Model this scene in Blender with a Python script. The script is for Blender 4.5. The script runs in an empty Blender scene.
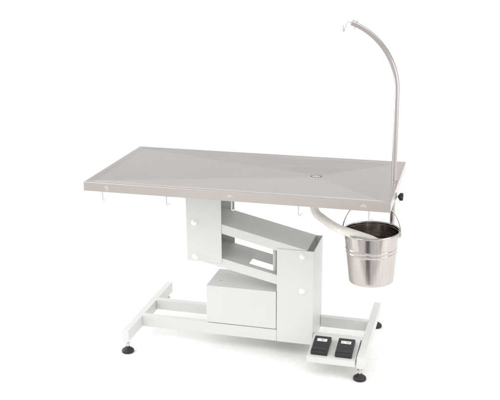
import bpy, bmesh, math, random
from mathutils import Vector, Matrix
random.seed(4)
S = bpy.context.scene
COL = S.collection
MM = 0.001

# ------------------------------------------------------------------ materials
def new_mat(name):
    m = bpy.data.materials.new(name); m.use_nodes = True
    n = m.node_tree.nodes; l = m.node_tree.links
    return m, n, l, n['Principled BSDF']

def noise(n, l, scale, detail=4, stretch=(1, 1, 1)):
    tc = n.new('ShaderNodeTexCoord'); mp = n.new('ShaderNodeMapping')
    mp.inputs['Scale'].default_value = stretch
    t = n.new('ShaderNodeTexNoise'); t.inputs['Scale'].default_value = scale
    t.inputs['Detail'].default_value = detail
    l.new(tc.outputs['Object'], mp.inputs['Vector']); l.new(mp.outputs['Vector'], t.inputs['Vector'])
    return t

def ramp(n, l, src, a, b, lo=0.3, hi=0.7):
    r = n.new('ShaderNodeMapRange')
    r.inputs['From Min'].default_value = lo; r.inputs['From Max'].default_value = hi
    r.inputs['To Min'].default_value = a; r.inputs['To Max'].default_value = b
    l.new(src, r.inputs['Value']); return r

def colour_mix(n, l, fac, a, b):
    m = n.new('ShaderNodeMix'); m.data_type = 'RGBA'
    m.inputs[6].default_value = (*a, 1); m.inputs[7].default_value = (*b, 1)
    l.new(fac, m.inputs[0]); return m.outputs[2]

def bump(n, l, src, b, strength, dist):
    k = n.new('ShaderNodeBump'); k.inputs['Strength'].default_value = strength
    k.inputs['Distance'].default_value = dist
    l.new(src, k.inputs['Height']); l.new(k.outputs['Normal'], b.inputs['Normal'])

def paint(name, a, b, rough=0.38):
    m, n, l, p = new_mat(name)
    big = noise(n, l, 3.0, 3)
    f = ramp(n, l, big.outputs['Fac'], 0, 1)
    l.new(colour_mix(n, l, f.outputs['Result'], a, b), p.inputs['Base Color'])
    r = ramp(n, l, noise(n, l, 9.0, 4).outputs['Fac'], rough - 0.05, rough + 0.08)
    l.new(r.outputs['Result'], p.inputs['Roughness'])
    bump(n, l, noise(n, l, 700.0, 2).outputs['Fac'], p, 0.10, 0.0004)
    return m

def steel(name, a, b, r0, r1, stretch, scale, bs=0.08, aniso=0.0):
    m, n, l, p = new_mat(name)
    p.inputs['Metallic'].default_value = 1.0
    st = noise(n, l, scale, 6, stretch)
    f = ramp(n, l, st.outputs['Fac'], 0, 1)
    l.new(colour_mix(n, l, f.outputs['Result'], a, b), p.inputs['Base Color'])
    cloud = noise(n, l, 5.0, 5)
    mx = n.new('ShaderNodeMath'); mx.operation = 'MULTIPLY_ADD'
    mx.inputs[1].default_value = 0.5
    l.new(st.outputs['Fac'], mx.inputs[0]); 
    half = n.new('ShaderNodeMath'); half.operation = 'MULTIPLY'; half.inputs[1].default_value = 0.5
    l.new(cloud.outputs['Fac'], half.inputs[0]); l.new(half.outputs[0], mx.inputs[2])
    r = ramp(n, l, mx.outputs[0], r0, r1)
    l.new(r.outputs['Result'], p.inputs['Roughness'])
    bump(n, l, st.outputs['Fac'], p, bs, 0.0004)
    return m

def plain(name, col, rough, metal=0.0, grain=0.0, scale=400):
    m, n, l, p = new_mat(name)
    f = ramp(n, l, noise(n, l, 60, 4).outputs['Fac'], 0, 1)
    c2 = tuple(min(1, c * 1.12 + 0.002) for c in col)
    l.new(colour_mix(n, l, f.outputs['Result'], col, c2), p.inputs['Base Color'])
    p.inputs['Roughness'].default_value = rough; p.inputs['Metallic'].default_value = metal
    if grain: bump(n, l, noise(n, l, scale, 3).outputs['Fac'], p, grain, 0.0006)
    return m

M_PAINT = paint('white_powder_coat', (0.68, 0.697, 0.682), (0.70, 0.713, 0.702))
M_TOP = steel('brushed_steel_sheet', (0.605, 0.583, 0.585), (0.64, 0.617, 0.619), 0.21, 0.34, (0.8, 110, 110), 5.0, 0.03)
M_APRON = steel('brushed_steel_apron', (0.60, 0.562, 0.535), (0.63, 0.592, 0.565), 0.22, 0.32, (1.0, 1.0, 90), 5.0, 0.02)
M_TUBE = steel('steel_tube', (0.47, 0.445, 0.44), (0.55, 0.525, 0.52), 0.26, 0.36, (60, 60, 2), 5.0, 0.03)
M_PAIL = steel('polished_pail_steel', (0.50, 0.47, 0.455), (0.58, 0.545, 0.53), 0.10, 0.20, (40, 40, 2), 3.0, 0.02)
M_BOLT = plain('bright_bolt_steel', (0.66, 0.62, 0.60), 0.28, 1.0)
M_STUD = plain('satin_stud_steel', (0.66, 0.62, 0.59), 0.30, 1.0)
M_WIRE = plain('pale_hook_wire', (0.60, 0.60, 0.58), 0.35, 0.6)
M_RUBBER = plain('black_rubber', (0.014, 0.013, 0.016), 0.48, 0, 0.25, 500)
M_BLACK = plain('black_plastic', (0.016, 0.014, 0.018), 0.36, 0, 0.2, 900)
M_CAP = plain('white_plastic_cap', (0.84, 0.85, 0.84), 0.3)
M_DARK = plain('slot_shade', (0.06, 0.057, 0.057), 0.6)  # colour stands in for the shade inside the drain slots
M_LABEL = plain('white_switch_label', (0.82, 0.80, 0.80), 0.45)
M_MARK = plain('dark_red_print', (0.22, 0.06, 0.07), 0.5)
M_HOSE = plain('milky_hose_plastic', (0.86, 0.845, 0.755), 0.28)
hp = M_HOSE.node_tree.nodes['Principled BSDF']
hp.inputs['Subsurface Weight'].default_value = 0.35
hp.inputs['Subsurface Radius'].default_value = (0.02, 0.02, 0.015)
hp.inputs['Subsurface Scale'].default_value = 0.6
M_FLOOR = plain('white_studio_floor', (0.93, 0.93, 0.93), 0.9)

# ------------------------------------------------------------------ mesh helpers
def obj(name, bm, mat, parent=None, bevel=0.0, seg=2, smooth=True, mats=None):
    """link a bmesh (in millimetres, world coordinates) as one mesh object"""
    bmesh.ops.scale(bm, vec=(MM, MM, MM), verts=bm.verts)
    q = parent
    while q is not None:                                   # parents only ever carry a location
        bmesh.ops.translate(bm, vec=-q.location, verts=bm.verts); q = q.parent
    bmesh.ops.recalc_face_normals(bm, faces=bm.faces)
    for f in bm.faces: f.smooth = smooth
    me = bpy.data.meshes.new(name); bm.to_mesh(me); bm.free()
    for m in (mats or [mat]): me.materials.append(m)
    o = bpy.data.objects.new(name, me); COL.objects.link(o)
    if parent is not None: o.parent = parent
    if bevel:
        b = o.modifiers.new('bevel', 'BEVEL'); b.width = bevel * MM; b.segments = seg
        b.limit_method = 'ANGLE'; b.angle_limit = math.radians(35); b.harden_normals = True
    elif smooth:
        try: me.set_sharp_from_angle(angle=math.radians(38))
        except Exception: pass
    return o

def thing(name, label, cat, loc=(0, 0, 0)):
    o = bpy.data.objects.new(name, None); COL.objects.link(o)
    o.empty_display_size = 0.05
    o.location = Vector(loc) * MM
    o['label'] = label; o['category'] = cat
    return o

def vox(xs, ys, zs, filled, bm=None):
    """closed solid made of grid cells; filled(i, j, k) says which exist"""
    bm = bm or bmesh.new(); V = {}
    def v(i, j, k):
        if (i, j, k) not in V: V[(i, j, k)] = bm.verts.new((xs[i], ys[j], zs[k]))
        return V[(i, j, k)]
    nx, ny, nz = len(xs) - 1, len(ys) - 1, len(zs) - 1
    F = {(i, j, k) for i in range(nx) for j in range(ny) for k in range(nz) if filled(i, j, k)}
    for (i, j, k) in F:
        for d, q in (((-1,0,0), [(0,0,0),(0,0,1),(0,1,1),(0,1,0)]), ((1,0,0), [(1,0,0),(1,1,0),(1,1,1),(1,0,1)]),
                     ((0,-1,0), [(0,0,0),(1,0,0),(1,0,1),(0,0,1)]), ((0,1,0), [(0,1,0),(0,1,1),(1,1,1),(1,1,0)]),
                     ((0,0,-1), [(0,0,0),(0,1,0),(1,1,0),(1,0,0)]), ((0,0,1), [(0,0,1),(1,0,1),(1,1,1),(0,1,1)])):
            if (i+d[0], j+d[1], k+d[2]) not in F:
                bm.faces.new([v(i+a, j+b, k+c) for a, b, c in q])
    return bm

def box(x0, x1, y0, y1, z0, z1, bm=None):
    return vox([x0, x1], [y0, y1], [z0, z1], lambda i, j, k: True, bm)

def lathe(prof, c, axis='z', n=48, bm=None, close=True):
    """prof: (radius, height) pairs along the axis"""
    bm = bm or bmesh.new(); rings = []
    def pt(r, h, a):
        u, w = r * math.cos(a), r * math.sin(a)
        if axis == 'z': return (c[0] + u, c[1] + w, c[2] + h)
        if axis == 'y': return (c[0] + u, c[1] + h, c[2] + w)
        return (c[0] + h, c[1] + u, c[2] + w)
    for r, h in prof:
        if r < 1e-6: rings.append([bm.verts.new(pt(0, h, 0))])
        else: rings.append([bm.verts.new(pt(r, h, 2 * math.pi * k / n)) for k in range(n)])
    for A, B in zip(rings, rings[1:]):
        for k in range(n):
            k2 = (k + 1) % n
            if len(A) == 1 and len(B) == 1: continue
            if len(A) == 1: bm.faces.new([A[0], B[k], B[k2]])
            elif len(B) == 1: bm.faces.new([A[k], B[0], A[k2]])
            else: bm.faces.new([A[k], B[k], B[k2], A[k2]])
    return bm

def smooth_path(P, sub=8):
    P = [Vector(p) for p in P]; Q = [P[0] * 2 - P[1]] + P + [P[-1] * 2 - P[-2]]; out = []
    for i in range(1, len(Q) - 2):
        a, b, c, d = Q[i-1:i+3]
        for s in range(sub):
            t = s / sub
            out.append(0.5 * ((2*b) + (c-a)*t + (2*a-5*b+4*c-d)*t*t + (3*b-a-3*c+d)*t**3))
    out.append(P[-1]); return out

def tube(P, r, n=14, bm=None, caps=True, wall=0.0):
    bm = bm or bmesh.new(); P = [Vector(p) for p in P]
    T = [((P[min(i+1, len(P)-1)] - P[max(i-1, 0)]).normalized()) for i in range(len(P))]
    up = Vector((0, 0, 1)) if abs(T[0].z) < 0.9 else Vector((0, 1, 0))
    N = (up - T[0] * up.dot(T[0])).normalized(); rings = []
    def ring(p, N, t, rr):
        B = t.cross(N)
        return [bm.verts.new(p + rr * (N * math.cos(2*math.pi*k/n) + B * math.sin(2*math.pi*k/n))) for k in range(n)]
    frames = []
    for i, p in enumerate(P):
        N = (N - T[i] * N.dot(T[i])).normalized(); frames.append((p, N.copy(), T[i]))
        rings.append(ring(p, N, T[i], r))
    for A, B in zip(rings, rings[1:]):
        for k in range(n): bm.faces.new([A[k], A[(k+1)%n], B[(k+1)%n], B[k]])
    if wall:
        inner = [ring(p, N, t, r - wall) for p, N, t in frames]
        for A, B in zip(inner, inner[1:]):
            for k in range(n): bm.faces.new([A[k], B[k], B[(k+1)%n], A[(k+1)%n]])
        for A, B in ((rings[0], inner[0]), (rings[-1], inner[-1])):
            for k in range(n): bm.faces.new([A[k], A[(k+1)%n], B[(k+1)%n], B[k]])
    elif caps:
        bm.faces.new(rings[0][::-1]); bm.faces.new(rings[-1])
    return bm

# ------------------------------------------------------------------ floor
FZ = 12
bm = box(-25000, 25000, -520, 60000, FZ - 40, FZ)
fl = obj('floor', bm, M_FLOOR, smooth=False); fl['kind'] = 'structure'
fl['label'] = 'plain seamless white studio floor'

# ------------------------------------------------------------------ the table
T = thing('examination_table', 'stainless steel examination table on white z-shaped lift frame with four black feet', 'table', (614, 300, 0))
L, W, H, AP = 1200, 603, 771, 37
DX, DY = 867, 325                                     # the drain

# table top: flat rim, sloping border, four shallow facets folded down to the drain
bm = bmesh.new()
def rect(a, z): return [bm.verts.new(p) for p in ((a, a, z), (L - a, a, z), (L - a, W - a, z), (a, W - a, z))]
o0, o1, o2, o3 = rect(0, H - 0.7), rect(0.2, H - 0.2), rect(0.7, H), rect(14, H)
o4 = [bm.verts.new(p) for p in ((38, 40, H - 2.0), (1152, 40, H - 3.4), (1152, W - 36, H - 3.0), (38, W - 36, H - 1.4))]
lo = rect(0, H - AP + 1); hem = rect(14, H - AP + 1); hem2 = rect(14, H - AP + 3); inn = rect(3, H - AP + 3); ino = rect(3, H - 30)
for A, B in ((lo, o0), (o0, o1), (o1, o2), (o2, o3), (o3, o4), (hem, lo), (hem2, hem), (inn, hem2), (ino, inn)):
    for k in range(4): bm.faces.new([A[k], A[(k+1)%4], B[(k+1)%4], B[k]])
NR = 32; rd = 27
dr = [bm.verts.new((DX + rd*math.cos(2*math.pi*k/NR), DY + rd*math.sin(2*math.pi*k/NR), H - 10.5)) for k in range(NR)]
idx = [20, 28, 4, 12]                                  # ring vertices facing each corner
for s in range(4):
    a, b = idx[s], idx[(s+1)%4]
    arc = [dr[(a + t) % NR] for t in range(((b - a) % NR) + 1)]
    h_ = len(arc) // 2
    bm.faces.new([o4[s], o4[(s+1)%4], arc[h_]])
    for t in range(h_): bm.faces.new([o4[s], arc[t+1], arc[t]])
    for t in range(h_, len(arc) - 1): bm.faces.new([o4[(s+1)%4], arc[t+1], arc[t]])
bm.faces.new(ino[::-1])
top = obj('table_top', bm, M_TOP, T, smooth=False, mats=[M_TOP, M_APRON])
for f in top.data.polygons:
    if abs(f.normal.z) < 0.5: f.material_index = 1

# drain cover
bm = lathe([(27.3, -12), (26.6, -10.1), (24.5, -9.7), (0, -9.7)], (DX, DY, H), 'z', 40)
dc = obj('drain_cover', bm, M_STUD, T)
bm = bmesh.new()
for k in range(10):
    a0 = 2*math.pi*(k + .16)/10; a1 = 2*math.pi*(k + .84)/10
    rows = []
    for r_, z_ in ((18.0, H - 9.5), (23.7, H - 9.5), (23.7, H - 10.1), (18.0, H - 10.1)):
        rows.append([bm.verts.new((DX + r_*math.cos(a0 + (a1-a0)*t/5), DY + r_*math.sin(a0 + (a1-a0)*t/5), z_)) for t in range(6)])
    for q in range(4):
        for t in range(5): bm.faces.new([rows[q][t], rows[(q+1)%4][t], rows[(q+1)%4][t+1], rows[q][t+1]])
    bm.faces.new([rows[q][0] for q in range(4)]); bm.faces.new([rows[q][5] for q in range(3, -1, -1)])
obj('slot_ring', bm, M_DARK, dc, smooth=False)  # raised dark pieces in place of shaded openings

# round bolt heads along the front apron, hooks under it
for x in (97, 598, 1102):
    bm = lathe([(0, -2.6), (2.6, -2.5), (3.0, -1.7), (8.6, -1.5), (9.3, -0.8), (9.3, 1)], (x, 0, 751), 'y', 28)
    obj('bolt', bm, M_STUD, T)
for x in (72, 338, 601, 859, 1121):
    p = [(x, 14, 757), (x, 14, 730), (x, 14, 703), (x + .5, 13, 698), (x + 4, 12, 695.5), (x + 8.5, 11, 697.5), (x + 13, 10, 703), (x + 14.5, 10, 705)]
    obj('hook', tube(smooth_path(p, 5), 2.4, 10), M_WIRE, T)

# upper column: channel open to the right, carries the top
def channel(x0, x1, y0, y1, z0, z1, side, t=3):
    xs = [x0, x0 + t, x1 - t, x1]; ys = [y0, y0 + t, y1 - t, y1]
    keep = (lambda i, j, k: j != 1 or i == 0) if side == 'left' else (lambda i, j, k: j != 1 or i == 2)
    return vox(xs, ys, [z0, z1], keep)
uc = obj('upper_column', channel(350, 501, 203, 406, 397, 740, 'left'), M_PAINT, T, 1.6)
lc = obj('lower_column', channel(734, 886, 203, 406, 72, 483, 'right'), M_PAINT, T, 1.6)
# cross beams that carry the sheet top
bm = box(120, 820, 230, 262, 712, 739); box(120, 820, 347, 379, 712, 739, bm)
obj('top_beam', bm, M_PAINT, T)
def knob(x, z, parent):
    bm = lathe([(0, -11), (4, -10.6), (8, -9), (10.8, -6), (12, -2.5), (12.2, -1.5), (13.4, -1.2), (13.6, 1)], (x, 203, z), 'y', 32)
    obj('pivot_cap', bm, M_CAP, parent)
for x, z in ((386, 567), (387, 418)): knob(x, z, uc)
for x, z in ((841, 459), (840, 308)): knob(x, z, lc)

# the two parallel arms: folded channels open below
def arm(x0, x1, z_at, slope, xr, hole=None, drop=41, rear=49):
    xs = [x0, x1]; ys = [206.5, 209.5, 399.5, 402.5]; zs = [-rear, -drop, -3, 0]
    if hole:
        xs = [x0, hole[0], hole[1], x1]; ys = [206.5, 209.5, hole[2], 399.5, 402.5]
    def keep(i, j, k):
        if k == 0: return j == len(ys) - 2
        if j in (0, len(ys) - 2): return True
        if k == 1: return False
        return not (hole and i == 1 and j == 2)
    b = vox(xs, ys, zs, keep)
    for v in b.verts: v.co.z += z_at + slope * (v.co.x - xr)
    return b
ua = obj('upper_arm', arm(358, 858, 567, -.2315, 502), M_PAINT, T, 2.2)
la = obj('lower_arm', arm(358, 856, 419, -.222, 498, (608, 742, 240)), M_PAINT, T, 2.2)
for pa, x, y, z in ((ua, 833, 300, 567 - .2315*331), (ua, 833, 345, 567 - .2315*331)):
    obj('screw', lathe([(0, 1.6), (3.2, 1.4), (4.2, 0), (4.2, -2)], (x, y, z + .6), 'z', 16), M_BOLT, pa)
# lifting strut that runs between the arms
bm = lathe([(0, 0), (10, 0), (10, 140), (0, 140)], (714, 262, 342), 'z', 28)
obj('lift_strut', bm, M_PAINT, T)

# motor housing
mh = obj('motor_housing', box(429, 731, 207, 402, 124.5, 292), M_PAINT, T, 2.5)
for x, y in ((471, 350), (474, 268)):
    obj('screw', lathe([(0, 1.4), (3, 1.2), (4.6, 0), (4.6, -2)], (x, y, 292.6), 'z', 16), M_BOLT, mh)

# base frame
for x0 in (107, 1090):
    obj('foot_bar', box(x0, x0 + 30, 48, 598, 71, 119), M_PAINT, T, 1.6)
bm = box(137, 733, 205, 233, 72, 122.5); box(137, 733, 378, 406, 76, 122.5, bm)
box(887, 1090, 205, 233, 76, 120, bm); box(887, 1090, 378, 404, 76, 122, bm)
obj('base_rail', bm, M_PAINT, T, 1.6)
for x, y in ((120, 74), (1101, 74), (122, 572), (1105, 572)):
    ft = obj('levelling_foot', lathe([(0, 0), (24, 0), (26, 2), (26, 8), (24.5, 11.5), (19, 16), (12, 20), (9, 25), (7.5, 26), (0, 26)], (x, y, FZ), 'z', 36), M_RUBBER, T)
    b = lathe([(0, 24), (6, 24), (6, 33), (9.5, 33), (10.5, 35), (10.5, 40), (9.5, 42), (6, 42), (6, 60), (0, 60)], (x, y, FZ), 'z', 24)
    obj('stud', b, M_BOLT, ft)

# sloping pedal tray between the front rail and the right foot bar
TX0, TX1 = 891, 1084
def tz(y): return 99.5 + (y - 50) * (120.5 - 99.5) / 155.0
bm = bmesh.new()
sec = [(50, 74), (50, tz(50)), (204.2, tz(204.2)), (204.2, tz(204.2) - 3), (53, tz(53) - 3), (53, 74)]
A = [bm.verts.new((TX0, y, z)) for y, z in sec]; B = [bm.verts.new((TX1, y, z)) for y, z in sec]
for k in range(6): bm.faces.new([A[k], A[(k+1)%6], B[(k+1)%6], B[k]])
bm.faces.new(A[::-1]); bm.faces.new(B)
# side cheeks
for x in (TX0, TX1 - 3):
    P = [(53, 74), (53, tz(53) - 3), (204.2, tz(204.2) - 3), (204.2, 74)]
    a = [bm.verts.new((x, y, z)) for y, z in P]; b = [bm.verts.new((x + 3, y, z)) for y, z in P]
    for k in range(4): bm.faces.new([a[k], a[(k+1)%4], b[(k+1)%4], b[k]])
    bm.faces.new(a[::-1]); bm.faces.new(b)
obj('pedal_tray', bm, M_PAINT, T, 1.2)

def pedal(x0, x1, marks):
    bm = bmesh.new(); w = 2.5
    sec = [(64, tz(64) + .6), (63, tz(64) + 13), (67, tz(67) + 17), (82, tz(82) + 18.5), (87, tz(87) + 17), (95, tz(95) + 17.5),
           (150, tz(150) + 22), (168, tz(168) + 21), (172, tz(172) + 16), (173, tz(173) + .6)]
    A = [bm.verts.new((x0, y, z)) for y, z in sec]; B = [bm.verts.new((x1, y, z)) for y, z in sec]; n = len(sec)
    for k in range(n): bm.faces.new([A[k], A[(k+1)%n], B[(k+1)%n], B[k]])
    bm.faces.new(A[::-1]); bm.faces.new(B)
    p = obj('foot_pedal', bm, M_BLACK, T, 2.6, 3)
    def top_z(y): return tz(95) + 17.5 + (y - 95) * (tz(150) + 22 - tz(95) - 17.5) / 55.0
    def flat(xa, xb, ya, yb, lift, th):
        q = bmesh.new(); c = []
        for l_ in (lift, lift + th):
            c.append([q.verts.new((x, y, top_z(y) + l_)) for x, y in ((xa, ya), (xb, ya), (xb, yb), (xa, yb))])
        for k in range(4): q.faces.new([c[0][k], c[0][(k+1)%4], c[1][(k+1)%4], c[1][k]])
        q.faces.new(c[0][::-1]); q.faces.new(c[1]); return q
    cx = (x0 + x1) / 2
    lb = obj('label_plate', flat(cx - 20, cx + 20, 131, 147, -0.4, 1.0), M_LABEL, p)
    mk = bmesh.new()
    for xa, xb, ya, yb in marks:
        t_ = flat(cx + xa, cx + xb, ya, yb, 0.55, 0.25); me = bpy.data.meshes.new('tmp'); t_.to_mesh(me); t_.free(); mk.from_mesh(me); bpy.data.meshes.remove(me)
    # the printed marks belong to the plate: join them into it
    mo = obj('label_plate', mk, M_MARK, p, smooth=False)
    b2 = bmesh.new(); b2.from_mesh(lb.data); nf = len(b2.faces); b2.from_mesh(mo.data)
    b2.faces.ensure_lookup_table()
    for f in b2.faces[nf:]: f.material_index = 1
    b2.to_mesh(lb.data); b2.free(); lb.data.materials.append(M_MARK)
    md = mo.data; bpy.data.objects.remove(mo); bpy.data.meshes.remove(md)
pedal(904, 971, [(-3, 1.5, 136, 142), (3, 4.5, 135.5, 142), (6.5, 9, 137, 141.5)])
pedal(1001, 1068, [(-14, -12, 135, 143), (2, 6, 136, 142), (8, 10.5, 136, 142), (12.5, 14.5, 137, 141.5)])

# clamp under the right edge that holds the pole
PX, PY = 1182, 289
cl = obj('pole_clamp', lathe([(10.6, 0), (13, 0), (13, 40), (10.6, 40)], (PX, PY, 696), 'z', 32), M_TUBE, T)
bm = lathe([(0, 9), (4, 9), (4, 24), (0, 24)], (PX, PY, 711), 'x', 20)
obj('clamp_screw', bm, M_BOLT, cl)
bm = bmesh.new(); n = 60; R1 = []; secs = [(19, .45), (22, .5), (24, .78), (27, .86), (35, .86), (37.5, .8), (39, .6)]
for h, s in secs:
    R1.append([bm.verts.new((PX + h, PY + s*(16.0 + 2.6*math.cos(6*2*math.pi*k/n))*math.cos(2*math.pi*k/n), 711 + s*(16.0 + 2.6*math.cos(6*2*math.pi*k/n))*math.sin(2*math.pi*k/n))) for k in range(n)])
for A, B in zip(R1, R1[1:]):
    for k in range(n): bm.faces.new([A[k], A[(k+1)%n], B[(k+1)%n], B[k]])
bm.faces.new(R1[0][::-1]); bm.faces.new(R1[-1])
obj('star_knob', bm, M_BLACK, cl)
# grommet ring where the pole goes through the top
obj('pole_collar', lathe([(10.4, -2), (13, -2), (13, 2), (12, 3), (10.4, 3)], (PX, PY, H - 0.5), 'z', 32), M_TUBE, T)

# ------------------------------------------------------------------ pole
PL = thing('infusion_pole', 'curved stainless steel pole rising from the right edge of the table top', 'pole', (PX, PY, 560))
path = [(PX, PY, 560), (PX, PY, 700), (PX, PY, 771), (PX, PY, 900), (PX, PY, 1020), (PX, PY, 1110)]
z0, R, TH = 1125, 271, math.radians(70)
for k in range(0, 41):
    t = TH * k / 40
    path.append((PX - R*(1-math.cos(t)), PY, z0 + R*math.sin(t)))
obj('tube', tube(path, 10, 24), M_TUBE, PL)
ex, ez = path[-1][0], path[-1][2]; d = Vector((-math.sin(TH), 0, math.cos(TH))); nn = Vector((math.cos(TH), 0, math.sin(TH)))
end = Vector((ex, PY, ez))
def P2(x, z): return (x, PY, z)
w = [end - d*12, end + d*3, P2(990, ez + 3.5), P2(983, ez - 1), P2(978.5, ez - 11), P2(975.5, ez - 24), P2(971.5, ez - 36), P2(969, ez - 38.5), P2(966.5, ez - 35), P2(967, ez - 26), P2(967.5, ez - 14)]
w = w[:2] + [P2(ex + (q[0] - ex)*.84, ez + (q[2] - ez)*.86) for q in w[2:]]
bm = tube(smooth_path(w, 6), 2.2, 12)
hx = w[-1][0]
box(hx - 2.6, hx + 2.6, PY - 4, PY + 4, ez - 31, ez - 11, bm)
obj('hook', bm, M_BOLT, PL)
a = end - d*17
bm = tube([a - nn*20, a + nn*13], 3.0, 14)
tube([a + nn*9, a + nn*14], 5.2, 6, bm)
tube([end - d*3 + nn*6, end - d*3 + nn*13], 4.6, 12, bm)
obj('cross_pin', bm, M_BOLT, PL)

PL.rotation_euler = (0, math.radians(-0.4), 0)          # the pole leans very slightly

# ------------------------------------------------------------------ pail
BX, BY, BZ = 1120, 180, 397
PA = thing('steel_pail', 'shiny stainless steel pail with wire handle hanging under the right end of the table', 'pail', (BX, BY, BZ))
hgt = 203
def rad(h): return 88.5 + (106 - 88.5) * h / hgt
prof = [(0, 4), (60, 4), (78, 3), (85, 0), (87.8, 1.5), (88.7, 5)]
def ribs(h):
    r = rad(h)
    for hc in (124, 139):
        r += 1.5 * math.exp(-((h - hc) / 3.2) ** 2)
    return r
hs = [8, 14, 30, 60, 90, 112] + [114 + i*1.25 for i in range(29)] + [155, 170, 188, 196]
for h in hs: prof.append((ribs(h), h))
for k in range(0, 11):                                   # rolled rim
    t = math.radians(200 - 26 * k)
    prof.append((rad(199) + 4.2 + 4.2*math.cos(t), 199 + 3.8 + 3.8*math.sin(t) * 1.0))
for h in reversed(hs): prof.append((ribs(h) - 1.2, h))
prof += [(84.5, 6), (78, 6.5), (0, 7)]
obj('body', lathe(prof, (BX, BY, BZ), 'z', 96), M_PAIL, PA)
for s in (-1, 1):
    bm = bmesh.new(); x = BX + s * (rad(180) + 4.5)
    lathe([(0, -3.5), (8, -3.5), (9.5, -2), (9.5, 2), (8, 3.5), (0, 3.5)], (x + s*2, BY, BZ + 186), 'x', 20, bm)
    obj('ear', bm, M_BOLT, PA)
bw = rad(180) + 9; bail = []
for k in range(0, 49):
    t = math.pi * k / 48
    hz = 135 * math.sin(t) ** 0.9
    bail.append((BX + bw*math.cos(t), BY + 2, BZ + 186 + hz))
obj('handle', tube(bail, 2.6, 12), M_BOLT, PA)
PA.rotation_euler = (0, math.radians(-1.8), 0)
obj('pail_hanger', tube(smooth_path([(BX, 182, 756), (BX, 182, 730), (BX, 176, 717), (BX, 183, 712), (BX, 191, 717), (BX, 191, 724)], 5), 3, 10), M_WIRE, T)

# ------------------------------------------------------------------ hose
HO = thing('drain_hose', 'milky white plastic hose sagging from under the table into the pail', 'hose', (DX, DY, 740))
hp_ = [(862, 296, 742), (863, 294, 700), (865, 291, 660), (871, 284, 634), (885, 272, 618), (911, 250, 610), (955, 190, 608), (1008, 116, 614), (1034, 110, 610), (1078, 115, 597), (1124, 128, 579), (1153, 138, 560)]
sp = smooth_path(hp_, 7)
obj('hose_tube', tube(sp, 17, 26, wall=3.0), M_HOSE, HO)
obj('hose_clip', lathe([(17.3, 0), (19, 0), (19, 12), (17.3, 12)], (863, 295, 716), 'z', 28), M_BOLT, HO)

# ------------------------------------------------------------------ light
w = bpy.data.worlds.new('World'); S.world = w; w.use_nodes = True
n, l = w.node_tree.nodes, w.node_tree.links
bg = n['Background']; tc = n.new('ShaderNodeTexCoord'); sx = n.new('ShaderNodeSeparateXYZ')
l.new(tc.outputs['Generated'], sx.inputs[0])
def mknode(t, **k):
    q = n.new(t)
    for a, b in k.items(): setattr(q, a, b)
    return q
def grad(src, stops):
    q = n.new('ShaderNodeValToRGB'); e = q.color_ramp.elements
    e[0].position, e[1].position = 0, 1
    for p_, _ in stops[1:-1]: e.new(p_)
    for k, (p_, v_) in zip(e, stops): k.position = p_; k.color = (v_, v_*0.985, v_*0.97, 1)
    l.new(src, q.inputs['Fac']); return q.outputs['Color']
# height: invented tones for the steel to reflect, pale low, greyer above, bright overhead
high = grad(sx.outputs['Z'], [(0.0, 1.0), (0.15, 1.02), (0.34, 0.50), (0.5, 0.65), (0.75, 1.3), (1.0, 1.8)])
# by bearing: invented lighter and darker bands, placed for reflections in the steel
at = mknode('ShaderNodeMath', operation='ARCTAN2'); l.new(sx.outputs['Y'], at.inputs[0]); l.new(sx.outputs['X'], at.inputs[1])
fr = mknode('ShaderNodeMapRange'); fr.inputs['From Min'].default_value = -math.pi; fr.inputs['From Max'].default_value = math.pi
l.new(at.outputs[0], fr.inputs['Value'])
def az(d): return (d + 180) / 360.0
low = grad(fr.outputs['Result'], [(0, 0.95), (az(-150), 1.05), (az(-126), 0.95), (az(-119), 0.68), (az(-113), 0.85), (az(-106), 1.28), (az(-101), 1.2), (az(-96), 0.85), (az(-82), 0.85),
        (az(-45), 1.0), (az(-20), 0.55), (az(20), 0.6), (az(60), 1.0), (1, 0.95)])
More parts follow.
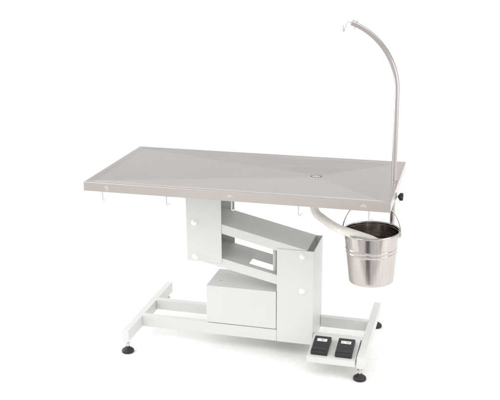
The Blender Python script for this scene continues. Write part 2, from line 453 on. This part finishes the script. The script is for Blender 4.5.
# invented bands below the horizon, darkest on the camera side, for the pail to mirror
low_bands = grad(fr.outputs['Result'], [(0, 0.7), (az(-140), 0.7), (az(-122), 0.95), (az(-111), 0.75), (az(-104), 0.22), (az(-91), 0.18), (az(-84), 0.75), (az(-50), 0.9), (az(-20), 0.4), (az(20), 0.5), (1, 0.7)])
gl = mknode('ShaderNodeMapRange'); gl.inputs['From Min'].default_value = -0.33; gl.inputs['From Max'].default_value = -0.40
l.new(sx.outputs['Z'], gl.inputs['Value'])
mxg = mknode('ShaderNodeMix', data_type='RGBA'); l.new(gl.outputs['Result'], mxg.inputs[0])
l.new(low, mxg.inputs[6]); l.new(low_bands, mxg.inputs[7]); low = mxg.outputs[2]
bl = mknode('ShaderNodeMapRange'); bl.inputs['From Min'].default_value = 0.02; bl.inputs['From Max'].default_value = 0.25
l.new(sx.outputs['Z'], bl.inputs['Value'])
mxw = mknode('ShaderNodeMix', data_type='RGBA'); l.new(bl.outputs['Result'], mxw.inputs[0])
l.new(low, mxw.inputs[6]); l.new(high, mxw.inputs[7])
l.new(mxw.outputs[2], bg.inputs['Color'])
bg.inputs['Strength'].default_value = 1.07

def area(name, loc, target, size, power, col=(1, 1, 1)):
    d_ = bpy.data.lights.new(name, 'AREA'); d_.shape = 'RECTANGLE'; d_.size, d_.size_y = size
    d_.energy = power; d_.color = col
    o = bpy.data.objects.new(name, d_); COL.objects.link(o); o.location = loc
    o.rotation_euler = (Vector(target) - Vector(loc)).to_track_quat('-Z', 'Y').to_euler()
    return o
area('key_softbox', (-1.6, -2.6, 2.6), (0.5, 0.2, 0.5), (2.0, 2.0), 36, (1, .985, .97))
area('right_fill', (3.5, -0.9, 1.25), (0.6, 0.3, 0.45), (1.4, 1.4), 20, (1, .985, .97))  # added lamp, set low to brighten the arm tops under the table

area('low_side_fill', (-1.9, 0.1, 0.75), (0.5, 0.15, 0.0), (1.0, 1.2), 27)  # added lamp out of view, lifts the shade on the floor under the table

# ------------------------------------------------------------------ camera
c = bpy.data.cameras.new('Camera'); co = bpy.data.objects.new('Camera', c); COL.objects.link(co); S.camera = co
px, py, pz, yaw, pit, rol, f = 1.4819680, -3.0544463, 1.7254038, -0.25789465, 0.30073118, -0.00556907, 882.07667
fw = Vector((math.sin(yaw)*math.cos(pit), math.cos(yaw)*math.cos(pit), -math.sin(pit)))
rt = Vector((math.cos(yaw), -math.sin(yaw), 0)); up = rt.cross(fw)
r2 = rt*math.cos(rol) + up*math.sin(rol); u2 = -rt*math.sin(rol) + up*math.cos(rol)
m = Matrix((r2, u2, -fw)).transposed().to_4x4(); m.translation = (px, py, pz)
co.matrix_world = m
c.sensor_fit = 'HORIZONTAL'; c.sensor_width = 36; c.lens = 36 * f / 500
c.clip_start = 0.05; c.clip_end = 300

S.render.engine = 'CYCLES'
S.view_settings.view_transform = 'Standard'; S.view_settings.look = 'None'
S.view_settings.exposure = 0; S.view_settings.gamma = 1
